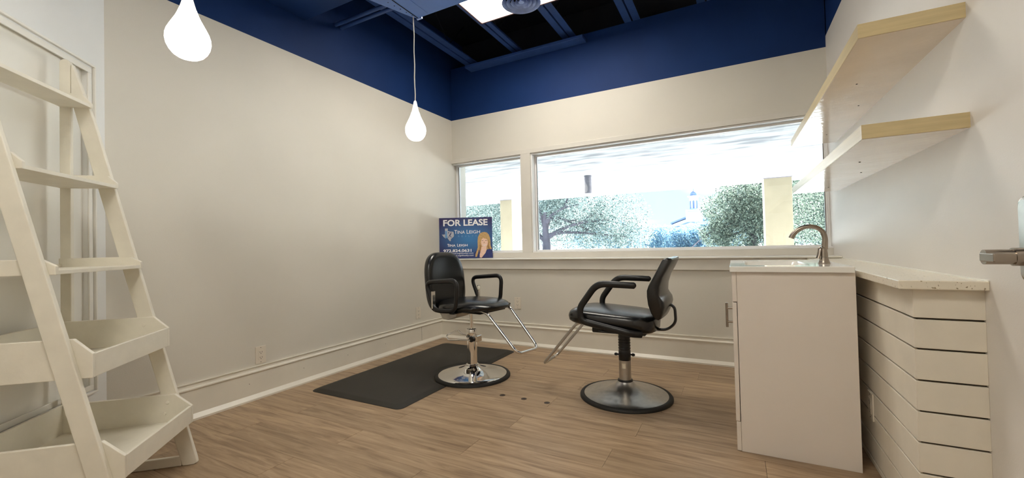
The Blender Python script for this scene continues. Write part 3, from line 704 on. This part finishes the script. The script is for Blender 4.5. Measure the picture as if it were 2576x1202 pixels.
# backrest from a side profile, swept across
side = [(-.288,.893),(-.262,.845),(-.232,.790),(-.208,.745),(-.198,.715),(-.197,.680),(-.203,.630),(-.218,.580),(-.238,.545),(-.258,.538),(-.272,.550),(-.288,.585),(-.297,.620),(-.292,.650),(-.277,.672),(-.268,.690),(-.272,.740),(-.290,.795),(-.318,.845),(-.342,.893),(-.338,.906),(-.316,.909),(-.298,.904)]
cxm = sum(p[0] for p in side)/len(side); czm = sum(p[1] for p in side)/len(side)
rs = []
for yv, k in ((-.212,.66),(-.209,.86),(-.200,.96),(-.185,1),(-.10,1),(0,1),(.10,1),(.185,1),(.200,.96),(.209,.86),(.212,.66)):
    ring = []
    for px_, pz_ in side:
        sk = k if k < 1 else 1
        mx_ = -.25-(pz_-.715)*.30 if False else cxm
        # local mid of the slab at this height
        mid = -.232-.30*max(0, pz_-.70)-.12*max(0, .70-pz_)-(.0 if pz_ > .7 else .012)
        X_ = mid+(px_-mid)*sk; Z_ = czm+(pz_-czm)*(1-(1-sk)*.16)
        wf = 1-.08*max(0, (pz_-.72)/.19)**2-.10*max(0, (.62-pz_)/.08)**2
        ring.append((X_+.28*yv*yv, yv*wf, Z_))
    rs.append(ring)
MB().rings(rs).build('backrest', m_vinyl, c2, smooth=60)
MB().tube(fillet([(-.262,0,.625),(-.318,0,.600),(-.322,0,.500),(-.27,0,.452),(-.13,0,.450)], .07, 8), .0085, 10, sx=2.4).build('back_loop', m_black, c2, smooth=True)
for s_ in (-1, 1):
    y = s_*.252
    pa = fillet([(-.15,s_*.20,.452),(-.10,y,.462),(.205,y,.520),(.215,y,.600),(.100,y,.757),(-.125,y,.749)], .06, 7)
    e_ = pa[-1]; pa = pa+[e_+Vector((-.008,0,-.001)), e_+Vector((-.013,0,-.002))]; n_ = len(pa)
    MB().tube(pa, [.0138]*(n_-3)+[.0130,.0095,.003], 12, sx=1.5, up=(0,1,0)).build('armrest', m_black, c2, smooth=True)
    MB().box(-.02, .10, min(y*.45, y), max(y*.45, y), .458, .468).build('arm_bracket', m_black, c2, bevel=.003)
fr = fillet([(.10,.125,.478),(.275,.125,.486),(.525,.125,.188),(.525,-.125,.188),(.275,-.125,.482),(.10,-.125,.478)], .035, 6)
MB().tube(fr, .0095, 14).build('footrest', m_steel, c2, smooth=True)
MB().tube([(.525,-.055,.188),(.525,-.085,.188)], .013, 12).build('footrest_joint', m_chrome, c2, smooth=True)

# ------------------------------------------------------------------ outside
box('ground', m_ground, (-160, 160, 4.45, 260, -.30, -.02), kind=st)
so = box('walkway_soffit', m_stucco, (-26, 16, 4.42, 13.55, 2.60, 3.1), kind=st)
for (x0, x1), lb in (((.745, 1.352), 'cream stucco porch column seen beside the faucet'), ((-7.1, -6.645), 'cream stucco porch column seen through the small window')):
    t = thing('porch_column', lb, 'column', ((x0+x1)/2, 12.95, -.02))
    a = (x1-x0)/2
    MB().box(-a, a, -.38, .40, 0, 2.61).build('shaft', m_col, t, bevel=.01)
    MB().box(-a-.01, a+.01, -.39, .41, 2.60, 2.622).build('cap', m_can, t)
cn = thing('downlight', 'grey cylinder downlight mounted under the walkway soffit outside', 'light fitting', (-2.96, 9.44, 2.18))
MB().lathe([(.078,0),(.086,.004),(.086,.38),(.092,.385),(.092,.42)], n=32).build('can', m_can, cn, smooth=True)
MB().lathe([(.0,.004),(.07,.004),(.07,.002),(.078,.0)], n=32, cap=False).build('lens', m_can, cn)

def tree(name, label, loc, h, blobs, nleaf, size, lm, trunk_r, seed, branches=True, group='trees beyond the walkway'):
    rnd = random.Random(seed)
    t = thing(name, label, 'tree', loc, 0, group)
    v, f = [], []
    tot = sum(b[3]**2 for b in blobs)
    for (bx, by, bz, br) in blobs:
        n = int(nleaf*br*br/tot)
        for _ in range(n):
            d_ = Vector((rnd.gauss(0,1), rnd.gauss(0,1), rnd.gauss(0,1))).normalized()
            rr = br*(rnd.random()**.28)*(1+.12*math.sin(7*d_.x+3*d_.z)+.1*math.sin(9*d_.y-5*d_.z))
            c = Vector((bx, by, bz))+Vector((d_.x*rr, d_.y*rr, d_.z*rr*.85))
            if c.z < .15: continue
            a = Vector((rnd.gauss(0,1), rnd.gauss(0,1), rnd.gauss(0,1))).normalized(); b = a.cross(Vector((rnd.gauss(0,1), rnd.gauss(0,1), rnd.gauss(0,1)))).normalized()
            s_ = size*(.55+.9*rnd.random()); o = len(v)
            v += [c-a*s_, c-b*s_*.5, c+a*s_, c+b*s_*.5]; f.append((o, o+1, o+2, o+3))
    fm = MB(); fm.v = v; fm.f = f
    me = bpy.data.meshes.new('foliage'); me.from_pydata([tuple(p) for p in v], [], f); me.materials.append(lm)
    fo = bpy.data.objects.new('foliage', me); C.objects.link(fo); fo.parent = t; fo['kind'] = 'stuff'
    tr = MB()
    tr.tube(spline([(0,0,0),(.05*h/8,0,h*.12),(-.03*h/8,0,h*.25),(0,0,h*.4)]), [trunk_r*(1.25-.06*i) for i in range(13)], 10)
    if branches:
        for k, (bx, by, bz, br) in enumerate(blobs[:7]):
            z0 = h*(.14+.22*((k*.37) % 1)); e = Vector((bx, by, bz))*.93; s0 = Vector((0,0,z0)); md = (s0+e)*.5+Vector((rnd.uniform(-.5,.5), rnd.uniform(-.5,.5), rnd.uniform(.0,.9)))
            p = spline([s0, s0*.6+md*.4+Vector((0,0,.2)), md, e]); tr.tube(p, [trunk_r*.55*(1-.9*i/len(p))+.02 for i in range(len(p))], 7)
            e2 = e+Vector((rnd.uniform(-2,2), 0, rnd.uniform(-1,1.5))); p = spline([md, (md+e2)*.5+Vector((0,0,.3)), e2]); tr.tube(p, [trunk_r*.25*(1-.85*i/len(p))+.015 for i in range(len(p))], 6)
    tr.build('trunk', m_bark, t, smooth=True)
    return t
# big oak close to the window
tree('oak_tree', 'big spreading oak with a forked grey trunk, seen by the mullion', (-12.9, 30, -.02), 9,
     [(-5,1,3.6,3.2),(-2,1.5,5.2,3.4),(2.6,1,4.4,3.0),(5.2,1,3.0,2.3),(.5,2.5,2.9,3.0),(3.9,2,1.9,2.2),(6.4,1.5,1.6,1.5),(-5,2.5,1.6,2.6),(0,3,7.5,3.4),(-8,2,5,3.2)], 110000, .060, m_leaf1, .30, 1)
tree('oak_tree', 'pale oak crown filling the small window behind the sign', (-29.5, 47, -.02), 9,
     [(-4,0,3,4),(0,0,4.5,4),(4,0,3,3.6),(2,0,1.5,2.6),(-4,0,1.5,3)], 45000, .10, m_leaf1, .35, 2)
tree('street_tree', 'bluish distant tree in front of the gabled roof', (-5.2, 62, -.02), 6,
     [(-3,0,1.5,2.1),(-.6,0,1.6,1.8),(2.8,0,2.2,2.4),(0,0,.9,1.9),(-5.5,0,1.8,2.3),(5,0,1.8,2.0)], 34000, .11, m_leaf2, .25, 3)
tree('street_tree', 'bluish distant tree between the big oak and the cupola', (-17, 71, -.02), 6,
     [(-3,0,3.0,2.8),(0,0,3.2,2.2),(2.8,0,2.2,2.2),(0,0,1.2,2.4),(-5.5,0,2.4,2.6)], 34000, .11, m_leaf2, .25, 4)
tree('shade_tree', 'grey-green tree rising beside the cream column near the faucet', (1.2, 34, -.02), 8,
     [(-1.4,0,3.2,1.9),(.4,0,4.3,2.2),(-2.3,0,1.5,1.2),(-.4,0,1.6,2.2),(2.5,0,3,3)], 70000, .060, m_leaf3, .28, 5)
tree('shade_tree', 'dense green tree filling the window end behind the faucet', (5.2, 26, -.02), 8,
     [(-1.2,0,3.0,2.4),(1.5,0,3.6,2.8),(0,0,1.4,2.4),(-1.0,0,5.5,2.6),(3,0,1.4,2.2)], 70000, .048, m_leaf3, .28, 6)
# hedge line
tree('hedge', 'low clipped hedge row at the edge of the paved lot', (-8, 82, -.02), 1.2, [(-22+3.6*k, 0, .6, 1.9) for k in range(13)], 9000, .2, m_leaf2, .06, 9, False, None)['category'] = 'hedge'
# cupola building
cb = thing('church_building', 'pale building with a gable roof and an arched cupola rising over the trees', 'building', (-6.67, 90, 0))
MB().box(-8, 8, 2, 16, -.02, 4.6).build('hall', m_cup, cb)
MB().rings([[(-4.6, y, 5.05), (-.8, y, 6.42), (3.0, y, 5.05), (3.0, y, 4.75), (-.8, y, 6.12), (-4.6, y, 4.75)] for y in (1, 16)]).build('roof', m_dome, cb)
MB().rings([[(-4.2, y, 4.0), (-4.2, y, 4.72), (-.8, y, 5.95), (2.6, y, 4.72), (2.6, y, 4.0)] for y in (1.6, 2)]).build('gable', m_cup, cb)
MB().rings([[(-4.0, y, 4.05), (-.8, y, 5.2), (2.4, y, 4.05), (2.4, y, 3.8), (-.8, y, 4.95), (-4.0, y, 3.8)] for y in (1.5, 1.7)]).build('pediment_moulding', m_dome, cb)
MB().box(-1.45, 1.45, -1.2, 1.8, 5.0, 7.35).build('tower_base', m_cup, cb, bevel=.05)
MB().box(-1.1, 1.1, -1.24, -1.2, 6.95, 7.02).build('base_moulding', m_dome, cb)
MB().lathe([(.84,7.35),(.84,9.75),(.95,9.8),(1.16,9.95),(1.2,10.05),(.7,10.1),(0,10.1)], n=24, cap=False).build('drum', m_cup, cb, smooth=True)
for k in range(8):
    a = math.radians(-90+45*k); mb = MB(); wv = .17; rr = .86
    pts = [(-wv, 7.55), (wv, 7.55), (wv, 8.95)]+[(wv*math.cos(math.radians(q)), 8.95+wv*math.sin(math.radians(q))) for q in (30,60,90,120,150)]+[(-wv, 8.95)]
    t1 = (-math.sin(a), math.cos(a)); n1 = (math.cos(a), math.sin(a))
    mb.rings([[(t1[0]*p+n1[0]*r_2, t1[1]*p+n1[1]*r_2, z) for p, z in pts] for r_2 in (.78, rr)]).build('arched_opening', m_louv, cb)
MB().lathe([(.70,10.05),(.68,10.3),(.60,10.6),(.44,10.85),(.22,11.0),(.08,11.1),(.05,11.3),(.10,11.38),(.05,11.46),(0,11.6)], n=24, cap=False).build('dome', m_dome, cb, smooth=True)
pl_ = MB().tube([(-22, 50, 3.1), (-9, 50, 2.75), (6, 50, 3.25)], .03, 6).build('power_line', m_ventp)
pt_ = thing('power_line', 'thin overhead power line crossing in front of the gabled building', 'power line', (0,0,0)); pl_.parent = pt_
pl_.name = 'wire'
for x_ in (-22, 6): MB().tube([(x_, 50, -.02), (x_, 50, 3.6)], .07, 8).build('pole', m_bark, pt_)
0 and tag(pl_, 'thin overhead power line crossing in front of the gabled building', 'power line')
